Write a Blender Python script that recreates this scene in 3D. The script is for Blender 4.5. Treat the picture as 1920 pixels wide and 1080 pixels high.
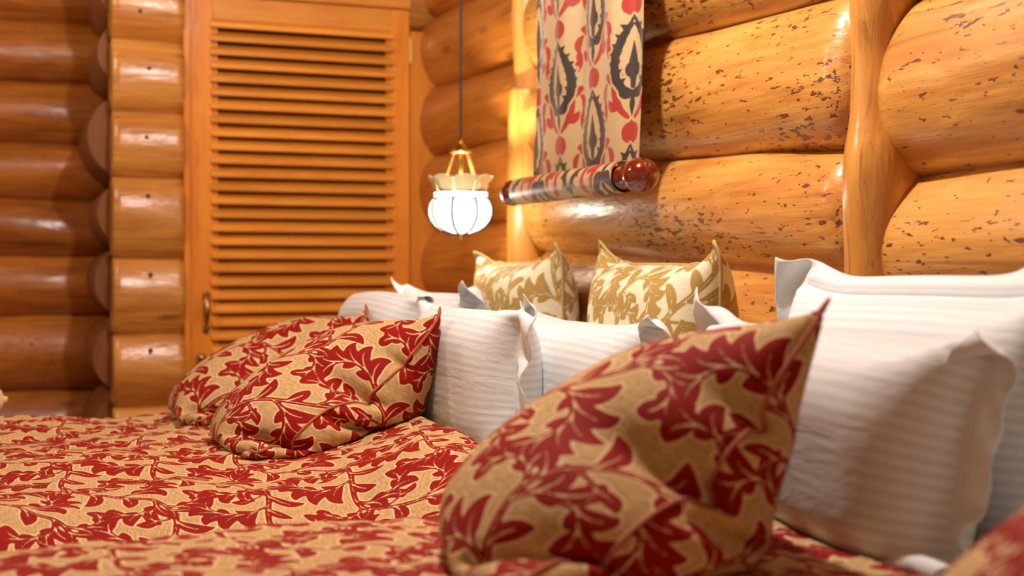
import bpy, bmesh, math, random
import numpy as np
from mathutils import Vector, Matrix

for o in list(bpy.data.objects):
    bpy.data.objects.remove(o)
S = bpy.context.scene
C = S.collection
PI = math.pi

# ------------------------------------------------------------------ camera
EYE = Vector((0.0, 0.0, 1.10))
FPX = 2430.0                       # focal length in pixels of a 1920 px wide frame
YAW = math.radians(21.6)           # the view turns this far from -X towards the log wall at +Y
PITCH = -math.atan(40 / FPX)
fwd = Vector((-math.cos(YAW) * math.cos(PITCH), math.sin(YAW) * math.cos(PITCH), math.sin(PITCH)))
rgt = Vector((math.sin(YAW), math.cos(YAW), 0))
upv = rgt.cross(fwd)
cam_d = bpy.data.cameras.new('camera')
cam_d.sensor_width = 36.0
cam_d.lens = FPX * 36.0 / 1920.0
cam_d.clip_start = 0.05
cam_d.dof.use_dof = True
cam_d.dof.focus_distance = 2.75
cam_d.dof.aperture_fstop = 2.6
cam = bpy.data.objects.new('camera', cam_d)
cam.matrix_world = Matrix(((rgt.x, upv.x, -fwd.x, EYE.x), (rgt.y, upv.y, -fwd.y, EYE.y),
                           (rgt.z, upv.z, -fwd.z, EYE.z), (0, 0, 0, 1)))
C.objects.link(cam)
S.camera = cam

# ------------------------------------------------------------------ light and exposure
S.view_settings.view_transform = 'Standard'
S.view_settings.look = 'None'
S.view_settings.gamma = 1.0
S.view_settings.use_curve_mapping = False
S.view_settings.exposure = 0.15
wd = bpy.data.worlds.new('room_ambience')
S.world = wd
wd.use_nodes = True
wd.node_tree.nodes['Background'].inputs[0].default_value = (1.0, 0.76, 0.48, 1)
wd.node_tree.nodes['Background'].inputs[1].default_value = 0.28

def point_light(name, loc, power, col, rad):
    l = bpy.data.lights.new(name, 'POINT')
    l.energy = power
    l.color = col
    l.shadow_soft_size = rad
    o = bpy.data.objects.new(name, l)
    o.location = loc
    C.objects.link(o)
    return o
point_light('ceiling_bulb', (-2.35, 0.80, 2.60), 110, (1.0, 0.972, 0.915), 0.05)
point_light('fill_light_door_side', (-4.2, -0.9, 2.6), 46, (1.0, 0.90, 0.74), 0.06)  # added fill light to brighten the door and left logs, no actual lamp there

# ------------------------------------------------------------------ pixel helpers (1920 x 1080 frame)
def ray(px, py):
    d = fwd + rgt * ((px - 960) / FPX) + upv * ((540 - py) / FPX)
    return d
def onX(px, py, X):
    d = ray(px, py); return EYE + d * ((X - EYE.x) / d.x)
def onY(px, py, Y):
    d = ray(px, py); return EYE + d * ((Y - EYE.y) / d.y)

# ------------------------------------------------------------------ object helpers
def link(name, me, mat=None, parent=None):
    o = bpy.data.objects.new(name, me)
    C.objects.link(o)
    if mat is not None and me is not None:
        me.materials.clear(); me.materials.append(mat)
    if parent is not None:
        o.parent = parent
    return o
def empty(name, loc=(0, 0, 0)):
    o = bpy.data.objects.new(name, None)
    o.empty_display_size = 0.1
    o.location = loc
    C.objects.link(o)
    return o
def tag(o, label, cat=None, group=None, kind=None):
    o['label'] = label
    if cat: o['category'] = cat
    if group: o['group'] = group
    if kind: o['kind'] = kind
    return o
def smooth(me, flag=True):
    me.polygons.foreach_set('use_smooth', [flag] * len(me.polygons))
def arr_mesh(name, V, Q, sm=True):
    V = np.ascontiguousarray(V, dtype=np.float32); Q = np.ascontiguousarray(Q, dtype=np.int32)
    me = bpy.data.meshes.new(name)
    me.vertices.add(len(V)); me.vertices.foreach_set('co', V.ravel())
    me.loops.add(Q.size); me.loops.foreach_set('vertex_index', Q.ravel())
    me.polygons.add(len(Q)); me.polygons.foreach_set('loop_start', np.arange(0, Q.size, Q.shape[1], dtype=np.int32))
    me.update(calc_edges=True)
    me.validate()
    if sm: smooth(me)
    return me
def grid_quads(n, m, off=0, flip=False):
    i, j = np.meshgrid(np.arange(n - 1), np.arange(m - 1), indexing='ij')
    a = (i * m + j).ravel() + off
    q = np.stack([a, a + m, a + m + 1, a + 1], 1)
    return q[:, ::-1] if flip else q
def bm_mesh(name, bm, sm=False):
    me = bpy.data.meshes.new(name)
    bmesh.ops.recalc_face_normals(bm, faces=bm.faces)
    bm.to_mesh(me); bm.free()
    if sm: smooth(me)
    return me
def box(bm, lo, hi, bev=0.0):
    r = bmesh.ops.create_cube(bm, size=1.0)
    vs = r['verts']
    lo = Vector(lo); hi = Vector(hi)
    for v in vs:
        v.co = Vector([(lo[k] + hi[k]) / 2 + v.co[k] * (hi[k] - lo[k]) for k in range(3)])
    if bev > 0:
        es = list({e for v in vs for e in v.link_edges})
        bmesh.ops.bevel(bm, geom=es, offset=bev, segments=2, affect='EDGES')
def box_obj(name, lo, hi, mat, parent=None, bev=0.0):
    bm = bmesh.new(); box(bm, lo, hi, bev)
    return link(name, bm_mesh(name, bm), mat, parent)
def lathe(name, prof, seg, mat, parent=None, loc=(0, 0, 0), axis='z', a0=0, a1=2 * PI, sm=True):
    prof = np.array(prof, float)
    full = abs(a1 - a0 - 2 * PI) < 1e-6
    n = seg if full else seg + 1
    an = a0 + (a1 - a0) * np.arange(n) / seg
    V = []
    for r, z in prof:
        V.append(np.stack([r * np.cos(an), r * np.sin(an), np.full(n, z)], 1))
    V = np.concatenate(V)
    Q = []
    for i in range(len(prof) - 1):
        for j in range(seg):
            j2 = (j + 1) % n if full else j + 1
            Q.append((i * n + j, i * n + j2, (i + 1) * n + j2, (i + 1) * n + j))
    if axis == 'x':
        V = V[:, [2, 0, 1]]
    V = V + np.array(loc)
    return link(name, arr_mesh(name, V, Q, sm), mat, parent)
def tube_mesh(name, pts, r, seg=8, closed=False):
    P = np.array(pts, float); n = len(P)
    r = np.broadcast_to(np.asarray(r, float), (n,))
    if closed:
        T = np.roll(P, -1, 0) - np.roll(P, 1, 0)
    else:
        T = np.gradient(P, axis=0)
    T /= np.linalg.norm(T, axis=1)[:, None] + 1e-12
    ref = np.array([0.12, 0.31, 0.94]) if abs(T[0, 2]) < 0.8 else np.array([0.95, 0.2, 0.1])
    N = np.zeros_like(P)
    prev = ref
    for i in range(n):
        a = prev - T[i] * np.dot(prev, T[i]); a /= np.linalg.norm(a) + 1e-12
        N[i] = a; prev = a
    B = np.cross(T, N)
    an = 2 * PI * np.arange(seg) / seg
    V = (P[:, None, :] + r[:, None, None] * (np.cos(an)[None, :, None] * N[:, None, :] + np.sin(an)[None, :, None] * B[:, None, :])).reshape(-1, 3)
    Q = []
    for i in range(n if closed else n - 1):
        i2 = (i + 1) % n
        for j in range(seg):
            j2 = (j + 1) % seg
            Q.append((i * seg + j, i * seg + j2, i2 * seg + j2, i2 * seg + j))
    return arr_mesh(name, V, Q)

# ------------------------------------------------------------------ materials
class NT:
    def __init__(self, name):
        self.m = bpy.data.materials.new(name); self.m.use_nodes = True
        self.t = self.m.node_tree; self.b = self.t.nodes['Principled BSDF']
    def n(self, typ, **kw):
        nd = self.t.nodes.new(typ)
        for k, v in kw.items():
            setattr(nd, k, v)
        return nd
    def put(self, sock, v):
        if hasattr(v, 'is_output'):
            self.t.links.new(v, sock)
        else:
            sock.default_value = v
    def math(self, op, a, b=None, c=None, clamp=False):
        nd = self.n('ShaderNodeMath', operation=op, use_clamp=clamp)
        for i, v in enumerate((a, b, c)):
            if v is not None: self.put(nd.inputs[i], v)
        return nd.outputs[0]
    def ramp(self, v, lo, hi, a=0.0, b=1.0):
        nd = self.n('ShaderNodeMapRange', interpolation_type='SMOOTHSTEP')
        for i, x in enumerate((v, lo, hi, a, b)): self.put(nd.inputs[i], x)
        return nd.outputs[0]
    def mix(self, f, a, b, blend='MIX'):
        nd = self.n('ShaderNodeMix', data_type='RGBA', blend_type=blend)
        self.put(nd.inputs[0], f); self.put(nd.inputs[6], a); self.put(nd.inputs[7], b)
        return nd.outputs[2]
    def noise(self, vec, scale, det=3, rough=0.55, dist=0.0):
        nd = self.n('ShaderNodeTexNoise')
        if vec is not None: self.put(nd.inputs['Vector'], vec)
        nd.inputs['Scale'].default_value = scale; nd.inputs['Detail'].default_value = det
        nd.inputs['Roughness'].default_value = rough; nd.inputs['Distortion'].default_value = dist
        return nd.outputs[0]
    def mapv(self, vec, scale):
        nd = self.n('ShaderNodeMapping'); self.put(nd.inputs[0], vec); nd.inputs[3].default_value = scale
        return nd.outputs[0]
    def attr(self, name):
        return self.n('ShaderNodeAttribute', attribute_name=name)
    def bump(self, h, s, d=0.01, normal=None):
        nd = self.n('ShaderNodeBump'); nd.inputs['Strength'].default_value = s; nd.inputs['Distance'].default_value = d
        self.put(nd.inputs['Height'], h)
        if normal is not None: self.put(nd.inputs['Normal'], normal)
        return nd.outputs[0]
    def set(self, **kw):
        for k, v in kw.items():
            self.put(self.b.inputs[k.replace('_', ' ')], v)

def lin(r, g, b):
    f = lambda c: ((c / 255 + 0.055) / 1.055) ** 2.4 if c > 10 else c / 255 / 12.92
    return (f(r), f(g), f(b), 1)

def wood(name, axis, light, dark, fleck=0.0, rough=0.3, coat=0.4, relief=0.35, fleck_col=(84, 40, 12), facet=0.0):
    w = NT(name)
    tc = w.n('ShaderNodeTexCoord'); oi = w.n('ShaderNodeObjectInfo')
    off = w.n('ShaderNodeVectorMath', operation='SCALE'); off.inputs[0].default_value = (31.0, 17.0, 23.0)
    w.put(off.inputs[3], oi.outputs['Random'])
    add = w.n('ShaderNodeVectorMath', operation='ADD'); w.put(add.inputs[0], tc.outputs['Object']); w.put(add.inputs[1], off.outputs[0])
    v = add.outputs[0]
    def sc(along, across):
        return w.mapv(v, tuple(along if 'xyz'[k] == axis else across for k in range(3)))
    broad = w.noise(sc(1.8, 9.0), 1.0, 5, 0.62, 0.8)
    grain = w.noise(sc(3.0, 70.0), 1.0, 4, 0.6, 0.3)
    fine = w.noise(sc(14.0, 260.0), 1.0, 2, 0.5)
    f = w.math('ADD', w.math('MULTIPLY', w.ramp(broad, 0.30, 0.72), 0.66), w.math('MULTIPLY', w.ramp(grain, 0.35, 0.75), 0.38))
    col = w.mix(f, lin(*light), lin(*dark))
    # tone of each piece
    var = w.n('ShaderNodeHueSaturation'); var.inputs['Saturation'].default_value = 1.0
    w.put(var.inputs['Value'], w.math('ADD', 0.86, w.math('MULTIPLY', oi.outputs['Random'], 0.26)))
    w.put(var.inputs['Color'], col); col = var.outputs[0]
    hgt = w.math('ADD', w.math('MULTIPLY', grain, 0.6), w.math('MULTIPLY', fine, 0.4))
    if facet > 0:
        streak = w.ramp(w.noise(sc(1.3, 30.0), 1.0, 4, 0.62, 1.0), 0.52, 0.74)
        col = w.mix(w.math('MULTIPLY', streak, 0.55), col, lin(*[c * 0.62 for c in dark]))
        kn = w.n('ShaderNodeTexVoronoi'); w.put(kn.inputs['Vector'], sc(2.2, 7.0)); kn.inputs['Scale'].default_value = 1.0
        knot = w.ramp(kn.outputs['Distance'], 0.05, 0.16, 1.0, 0.0)
        col = w.mix(w.math('MULTIPLY', knot, 0.6), col, lin(*[c * 0.42 for c in dark]))
        hgt = w.math('ADD', hgt, w.math('MULTIPLY', w.noise(sc(7.0, 24.0), 1.0, 2, 0.5, 0.6), 2.6 * facet))
    if fleck > 0:
        s1 = w.noise(sc(30.0, 95.0), 1.0, 2.5, 0.55, 0.4)
        mk = w.noise(sc(1.7, 5.5), 1.0, 2, 0.5)
        th = w.math('SUBTRACT', 0.80 - 0.12 * fleck, w.math('MULTIPLY', w.ramp(mk, 0.38, 0.72), 0.13))
        spot = w.ramp(s1, th, w.math('ADD', th, 0.035))
        s2 = w.noise(sc(5.0, 26.0), 1.0, 4, 0.65, 1.2)
        blot = w.ramp(s2, 0.70, 0.78)
        sp = w.math('MAXIMUM', w.math('MULTIPLY', spot, 0.88), w.math('MULTIPLY', blot, 0.45))
        col = w.mix(sp, col, lin(*fleck_col))
        hgt = w.math('SUBTRACT', hgt, w.math('MULTIPLY', spot, 0.5))
    w.set(Base_Color=col, Roughness=w.math('ADD', rough, w.math('MULTIPLY', grain, 0.12)), Normal=w.bump(hgt, relief, 0.004), Coat_Normal=w.bump(hgt, relief * 0.8, 0.004),
          Coat_Weight=coat, Coat_Roughness=0.18)
    return w.m

M = {}
M['log_x'] = wood('varnished_log_speckled', 'x', (228, 170, 86), (190, 116, 42), 1.15, 0.34, 0.5, facet=1.0)
M['log_corner'] = wood('varnished_log_plain_along_x', 'x', (206, 132, 48), (160, 84, 22), 0.15, 0.38, 0.3, facet=1.0)
M['log_y'] = wood('varnished_log_along_y', 'y', (196, 120, 42), (134, 68, 15), 0.35, 0.32, 0.55, fleck_col=(80, 36, 8), facet=1.0)
M['log_pale'] = wood('varnished_log_pale', 'y', (224, 160, 74), (176, 104, 32), 0.2, 0.34, 0.4, fleck_col=(90, 44, 12), facet=1.0)
M['end_grain'] = wood('sawn_log_end', 'z', (142, 86, 36), (112, 62, 20), 0.0, 0.6, 0.0)
M['post'] = wood('peeled_post', 'z', (226, 162, 76), (192, 118, 42), 0.25, 0.32, 0.5, fleck_col=(110, 54, 16), facet=1.0)
M['door_z'] = wood('varnished_pine_upright', 'z', (232, 152, 52), (208, 122, 34), 0.0, 0.42, 0.08, 0.15)
M['door_y'] = wood('varnished_pine_cross', 'y', (236, 162, 62), (210, 128, 38), 0.0, 0.38, 0.12, 0.15)
for k_ in ('door_z', 'door_y'):
    M[k_].node_tree.nodes['Principled BSDF'].inputs['Specular IOR Level'].default_value = 0.22
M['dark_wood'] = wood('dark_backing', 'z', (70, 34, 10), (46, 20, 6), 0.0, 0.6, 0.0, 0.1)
M['plank'] = wood('floor_plank', 'x', (170, 104, 46), (120, 66, 24), 0.0, 0.4, 0.2, 0.2)

def metal(name, col, rough):
    w = NT(name); nz = w.noise(None, 60, 3)
    w.set(Base_Color=w.mix(nz, lin(*col), lin(*[c * 0.6 for c in col])), Metallic=1.0, Roughness=rough)
    return w.m
M['brass'] = metal('aged_brass', (214, 176, 96), 0.32)
M['lead'] = metal('dark_lead', (58, 54, 50), 0.45)
M['chrome'] = metal('pale_metal', (214, 206, 190), 0.25)
w = NT('dark_cord'); w.set(Base_Color=w.mix(w.noise(None, 300, 2), (0.018, 0.012, 0.008, 1), (0.05, 0.03, 0.02, 1)), Roughness=0.6); M['cord'] = w.m
w = NT('red_lacquer'); w.set(Base_Color=w.mix(w.noise(None, 14, 3), lin(118, 34, 10), lin(78, 16, 5)), Roughness=0.16, Coat_Weight=0.8, Coat_Roughness=0.05); M['lacquer'] = w.m
w = NT('lit_opal_glass')
w.set(Base_Color=(0.03, 0.03, 0.03, 1), Roughness=0.25, Specular_IOR_Level=0.1, Emission_Color=w.mix(w.noise(None, 20, 2), (1.0, 0.93, 0.80, 1), (1.0, 0.97, 0.90, 1)), Emission_Strength=2.0, Alpha=0.70)
M['opal'] = w.m
w = NT('frosted_crown_glass')
w.set(Base_Color=w.mix(w.ramp(w.noise(None, 38, 3), 0.35, 0.7), lin(246, 238, 212), lin(196, 186, 152)), Roughness=0.28, Transmission_Weight=0.35, IOR=1.3)
M['frost'] = w.m

# woven fabrics: the mesh carries 'pat' (signed distance to the leaf outline, metres) and 'cl' (cloth coordinates, metres)
def damask(name, ground, ground2, leaf, leaf2, edge, rough=0.75, sheen=0.4, shine=0.0, band=0.0022):
    w = NT(name)
    d = w.attr('pat').outputs['Fac']; cl = w.attr('cl').outputs['Vector']
    weave = w.noise(w.mapv(cl, (900, 420, 1)), 1.0, 2, 0.6)
    slub = w.noise(w.mapv(cl, (70, 260, 1)), 1.0, 3, 0.65)
    cloudy = w.noise(cl, 9.0, 2)
    dd = w.math('ADD', d, w.math('MULTIPLY', w.math('SUBTRACT', weave, 0.5), 0.0012))
    inside = w.ramp(dd, -0.0006, 0.0006, 1.0, 0.0)
    rim = w.math('MULTIPLY', w.ramp(dd, -0.0004, 0.0004), w.ramp(dd, band, band + 0.0009, 1.0, 0.0))
    g = w.mix(w.ramp(w.math('ADD', w.math('MULTIPLY', slub, 0.7), w.math('MULTIPLY', weave, 0.3)), 0.36, 0.66), lin(*ground), lin(*ground2))
    lf = w.mix(w.math('ADD', w.math('MULTIPLY', weave, 0.5), w.math('MULTIPLY', cloudy, 0.5)), lin(*leaf), lin(*leaf2))
    col = w.mix(inside, g, lf)
    col = w.mix(w.math('MULTIPLY', rim, 0.75), col, lin(*edge))
    h = w.math('ADD', w.math('MULTIPLY', w.ramp(d, -0.002, 0.001, 1.0, 0.0), 0.8), w.math('MULTIPLY', w.math('ADD', slub, weave), 0.25))
    w.set(Base_Color=col, Roughness=rough, Sheen_Weight=sheen, Sheen_Roughness=0.4, Sheen_Tint=(1.0, 0.7, 0.45, 1), Normal=w.bump(h, 0.35, 0.0016), Specular_IOR_Level=0.16)
    return w.m
M['red_damask'] = damask('red_and_gold_damask', (208, 178, 126), (170, 136, 88), (160, 20, 5), (120, 9, 2), (238, 214, 164), 0.75, 0.05)
M['gold_damask'] = damask('cream_and_gold_damask', (238, 234, 208), (222, 214, 180), (186, 158, 92), (164, 132, 66), (226, 212, 162), 0.6, 0.2)

def white_linen(name):
    w = NT(name)
    cl = w.attr('cl').outputs['Vector']; fl = w.attr('flange').outputs['Fac']
    sx = w.n('ShaderNodeSeparateXYZ'); w.put(sx.inputs[0], cl)
    st = w.math('SINE', w.math('MULTIPLY', sx.outputs[1], 2 * PI / 0.0170))
    stripe = w.math('MULTIPLY', w.ramp(st, -0.18, 0.18), w.math('SUBTRACT', 1.0, fl))
    weave = w.noise(w.mapv(cl, (1100, 1100, 1)), 1.0, 2)
    crease = w.noise(w.mapv(cl, (7, 22, 1)), 1.0, 4, 0.6, 0.8)
    col = w.mix(stripe, (0.80, 0.86, 0.88, 1), (0.69, 0.75, 0.78, 1))
    w.set(Base_Color=col, Roughness=w.math('SUBTRACT', 0.66, w.math('MULTIPLY', stripe, 0.16)), Sheen_Weight=0.15,
          Normal=w.bump(w.math('ADD', w.math('MULTIPLY', crease, 1.0), w.math('MULTIPLY', weave, 0.04)), 0.25, 0.012))
    return w.m
M['white'] = white_linen('white_striped_sateen')
w = NT('white_sheet'); w.set(Base_Color=w.mix(w.noise(None, 8, 3), (0.8, 0.79, 0.76, 1), (0.72, 0.71, 0.68, 1)), Roughness=0.8); M['sheet'] = w.m
w = NT('red_piping'); w.set(Base_Color=w.mix(w.noise(None, 160, 2), lin(158, 26, 10), lin(196, 120, 64)), Roughness=0.7, Sheen_Weight=0.3); M['red_pipe'] = w.m
w = NT('gold_piping'); w.set(Base_Color=w.mix(w.noise(None, 160, 2), lin(206, 176, 108), lin(178, 142, 74)), Roughness=0.65, Sheen_Weight=0.2); M['gold_pipe'] = w.m

# ------------------------------------------------------------------ leaf patterns as distance fields
class Tile:
    """periodic signed distance field over a w x h metre repeat"""
    def __init__(self, w, h, px=0.0014):
        self.w, self.h = w, h
        self.nx, self.ny = int(round(w / px)), int(round(h / px))
        self.px, self.py = w / self.nx, h / self.ny
        self.f = np.full((self.nx, self.ny), 0.05)
        self.neg = np.full((self.nx, self.ny), 0.05)
    def stroke(self, pts, rad, neg=False, reach=0.012):
        f = self.neg if neg else self.f
        pts = np.asarray(pts, float); rad = np.broadcast_to(np.asarray(rad, float), (len(pts),))
        out_p = [pts[:1]]; out_r = [rad[:1]]
        for a in range(len(pts) - 1):                       # resample densely
            L = np.linalg.norm(pts[a + 1] - pts[a]); k = max(1, int(L / 0.0016))
            t = np.arange(1, k + 1)[:, None] / k
            out_p.append(pts[a] * (1 - t) + pts[a + 1] * t); out_r.append((rad[a] * (1 - t) + rad[a + 1] * t)[:, 0])
        for p, r in zip(np.concatenate(out_p), np.concatenate(out_r)):
            R = max(r, 0) + reach
            i0, i1 = int((p[0] - R) / self.px), int((p[0] + R) / self.px) + 1
            j0, j1 = int((p[1] - R) / self.py), int((p[1] + R) / self.py) + 1
            ii = np.arange(i0, i1); jj = np.arange(j0, j1)
            d = np.hypot(ii[:, None] * self.px - p[0], jj[None, :] * self.py - p[1]) - r
            ix = np.ix_(ii % self.nx, jj % self.ny)
            f[ix] = np.minimum(f[ix], d)
    def done(self):
        self.f = np.maximum(self.f, -self.neg)
        return self
    def sample(self, x, y):
        fx = (x / self.px) % self.nx; fy = (y / self.py) % self.ny
        i = np.floor(fx).astype(int); j = np.floor(fy).astype(int)
        a = fx - i; b = fy - j
        i0 = i % self.nx; i1 = (i + 1) % self.nx; j0 = j % self.ny; j1 = (j + 1) % self.ny
        f = self.f
        return f[i0, j0] * (1 - a) * (1 - b) + f[i1, j0] * a * (1 - b) + f[i0, j1] * (1 - a) * b + f[i1, j1] * a * b

def arc_path(base, ang, L, curl, n=16, power=1.0):
    """path that starts along ang and turns by curl radians in all, faster towards the tip when power > 1"""
    s = (np.arange(n) + 0.5) / n
    a = ang + curl * ((np.arange(n) + 1) / n) ** power
    st = np.stack([np.cos(a), np.sin(a)], 1) * (L / n)
    P = np.vstack([[base], base + np.cumsum(st, 0)])
    return P, np.concatenate([[ang], a])
def lobe(t, base, ang, L, curl, rmax, vein=True, power=1.3):
    """comma or flame shaped lobe: narrow root, fat middle, pointed tip"""
    P, A = arc_path(np.array(base), ang, L, curl, 16, power)
    s = np.linspace(0, 1, len(P))
    r = rmax * np.interp(s, [0, 0.15, 0.38, 0.55, 0.72, 0.88, 1.0], [0.32, 0.55, 0.97, 1.0, 0.76, 0.38, 0.02])
    t.stroke(P, r)
    if vein:
        k = int(len(P) * 0.66)
        t.stroke(P[:k], np.linspace(0.0018, 0.0011, k), neg=True, reach=0.006)
def palmette(t, base, ang, L, curl, n=5, w=1.0, both=True):
    """a curling acanthus leaf: strong midrib, long comma lobes on the outside, short ones inside, a flame tip"""
    P, A = arc_path(np.array(base), ang, L, curl, 26, 1.3)
    s = np.linspace(0, 1, len(P))
    t.stroke(P, w * np.interp(s, [0, 0.3, 1], [0.0045, 0.0068, 0.0050]))
    sg = -np.sign(curl)
    for k in range(n):
        u = 0.26 + 0.66 * k / max(1, n - 1)
        i = int(u * (len(P) - 1))
        ll = L * (0.52 - 0.16 * k / n)
        lobe(t, P[i], A[i] + sg * 0.15, ll * 1.08, sg * 1.75, 0.0150 * w * (ll / 0.06) ** 0.5, power=1.8)
        if both and k < n - 1 and k % 2 == 0:
            lobe(t, P[i + 1], A[i + 1] - sg * 0.55, ll * 0.52, -sg * 0.8, 0.0098 * w * (ll / 0.06) ** 0.5, vein=False)
    lobe(t, P[-2], A[-2], L * 0.38, curl * 0.6, 0.0145 * w, vein=True)
    k = int(len(P) * 0.92)
    t.stroke(P[:k], 0.0011, neg=True, reach=0.006)
def tendril(t, base, ang, L, curl, r0=0.0050, bulb=0.0098):
    P, A = arc_path(np.array(base), ang, L, curl, 26, 1.6)
    s = np.linspace(0, 1, len(P))
    t.stroke(P, r0 * (1 - 0.15 * s)); t.stroke(P[-1:], bulb)
    lobe(t, P[10], A[10] + 0.8 * np.sign(-curl), 0.045, np.sign(curl) * 1.0, 0.0105)
    k = int(len(P) * 0.85)
    t.stroke(P[:k], 0.0010, neg=True, reach=0.006)

def scroll_tile(W=0.41, H=0.42):
    """two mirrored wandering vines; big leaves branch off and scroll outwards into the ground between them"""
    t = Tile(W, H)
    for half in (0, 1):
        sgn = 1 if half == 0 else -1
        ox, oy = (0, 0) if half == 0 else (W / 2, H / 2)
        yy = np.linspace(0, H, 100)
        xx = W * 0.25 + sgn * 0.050 * np.sin(2 * PI * yy / H)
        V = np.stack([xx + ox, yy + oy], 1)
        t.stroke(V, 0.0062); t.stroke(V, 0.0011, neg=True, reach=0.006)
        for f, side, off, L, cu, kind in ((0.98, 1, 0.45, 0.150, 2.3, 5), (0.48, -1, 0.45, 0.150, 2.3, 5),
                                          (0.22, 1, 0.55, 0.095, 2.2, 4), (0.72, -1, 0.55, 0.095, 2.2, 4),
                                          (0.16, -1, 0.50, 0.120, 2.5, 4), (0.66, 1, 0.50, 0.120, 2.5, 4),
                                          (0.34, -1, 0.6, 0.120, 4.6, 0), (0.84, 1, 0.6, 0.120, 4.6, 0),
                                          (0.40, 1, 0.55, 0.075, 1.5, 1), (0.90, -1, 0.55, 0.075, 1.5, 1), (0.28, 1, 0.75, 0.065, 1.6, 1), (0.78, -1, 0.75, 0.065, 1.6, 1),
                                          (0.04, -1, 0.55, 0.055, 1.0, 1), (0.54, 1, 0.55, 0.055, 1.0, 1)):
            i = int((f % 1) * 99)
            tg = V[min(i + 1, 99)] - V[max(i - 1, 0)]
            a = math.atan2(tg[1], tg[0])
            sd = side * sgn
            if kind == 1:
                lobe(t, V[i], a - sd * off, L * 1.1, -sd * cu, 0.0145)
            elif kind:
                palmette(t, V[i], a - sd * off, L, -sd * cu, kind, 1.0)
            else:
                tendril(t, V[i], a - sd * off, L, -sd * cu)
    return t.done()
SCROLL = scroll_tile()

def ikat_tiles(W=0.34, H=0.33):
    dark = Tile(W, H, 0.0018); red = Tile(W, H, 0.0018)
    for ox, oy in ((0.0, 0.0), (W / 2, H / 2)):
        cx, cy = W * 0.25 + ox, H * 0.5 + oy
        t = np.linspace(0, 1, 44)
        for s in (-1, 1):
            # broad black ogee ring, pointed at the top, with toothed edges
            x = s * 0.052 * np.interp(t, [0, 0.06, 0.2, 0.38, 0.55, 0.75, 0.9, 1.0], [0.12, 0.55, 0.92, 1.0, 0.88, 0.52, 0.18, 0.0])
            y = -0.090 + 0.200 * t
            P = np.stack([cx + x, cy + y], 1)
            dark.stroke(P, np.interp(t, [0, 0.3, 0.7, 1.0], [0.010, 0.0135, 0.0115, 0.002]))
            for k in (6, 11, 16, 21, 26, 31, 36):
                q = P[k]
                dark.stroke([q, q + np.array([s * 0.018, 0.013])], [0.009, 0.001])
                dark.stroke([q, q + np.array([-s * 0.019, 0.014])], [0.009, 0.001])
            # fleur inside and feet below
            lobe(dark, (cx, cy - 0.05), PI / 2 - s * 0.9, 0.050, s * 1.9, 0.0110, vein=False)
            lobe(dark, (cx, cy - 0.088), -PI / 2 + s * 1.0, 0.046, s * 1.9, 0.0110, vein=False)
            # red scrolls framing it
            P2, A2 = arc_path(np.array([cx + s * 0.012, cy - 0.150]), PI / 2 - s * 1.05, 0.098, s * 1.25, 18, 1.0)
            red.stroke(P2, np.linspace(0.006, 0.0155, 19))
            lobe(red, P2[7], A2[7] - s * 1.1, 0.050, s * 1.4, 0.0130, vein=False)
            lobe(red, P2[12], A2[12] + s * 1.1, 0.044, -s * 1.6, 0.0120, vein=False)
            lobe(red, P2[-1], A2[-1] + s * 0.1, 0.066, s * 1.6, 0.0150, vein=False)
            lobe(red, P2[-1], A2[-1] - s * 0.7, 0.058, -s * 1.2, 0.0140, vein=False)
            lobe(red, (cx, cy + 0.112), PI / 2 - s * 1.15, 0.072, s * 2.6, 0.0120, vein=False)
            lobe(red, (cx + s * 0.070, cy + 0.075), -PI / 2 + s * 0.3, 0.080, -s * 1.1, 0.0125, vein=False)
            lobe(red, (cx + s * 0.075, cy + 0.060), PI / 2 + s * 0.5, 0.060, -s * 1.8, 0.0115, vein=False)
        dark.stroke([(cx, cy - 0.07), (cx, cy - 0.01), (cx, cy + 0.045)], [0.008, 0.0135, 0.001])
        dark.stroke([(cx, cy - 0.150), (cx, cy - 0.118), (cx, cy - 0.090)], [0.001, 0.0095, 0.004])
        lobe(red, (cx, cy + 0.114), PI / 2, 0.060, 0.01, 0.0125, vein=False)
    red.f = np.maximum(red.f, 0.006 - dark.f)
    return dark, red
IK_DARK, IK_RED = ikat_tiles()

def set_attr(me, name, data, typ='FLOAT'):
    a = me.attributes.new(name, typ, 'POINT')
    a.data.foreach_set('vector' if typ == 'FLOAT_VECTOR' else 'value', np.ascontiguousarray(data, dtype=np.float32).ravel())

# ------------------------------------------------------------------ soft goods solver
def up_matrix(n, k):
    """cubic (Catmull-Rom) interpolation from n samples to (n-1)*k+1"""
    N = (n - 1) * k + 1
    Mx = np.zeros((N, n))
    for a in range(N):
        i, t = divmod(a, k); t /= k
        if i == n - 1: i, t = n - 2, 1.0
        w4 = (-0.5 * t + t * t - 0.5 * t ** 3, 1 - 2.5 * t * t + 1.5 * t ** 3, 0.5 * t + 2 * t * t - 1.5 * t ** 3, -0.5 * t * t + 0.5 * t ** 3)
        for q, wq in zip((i - 1, i, i + 1, i + 2), w4):
            if q < 0: Mx[a, 0] += 2 * wq; Mx[a, 1] -= wq
            elif q > n - 1: Mx[a, n - 1] += 2 * wq; Mx[a, n - 2] -= wq
            else: Mx[a, q] += wq
    return Mx

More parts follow.
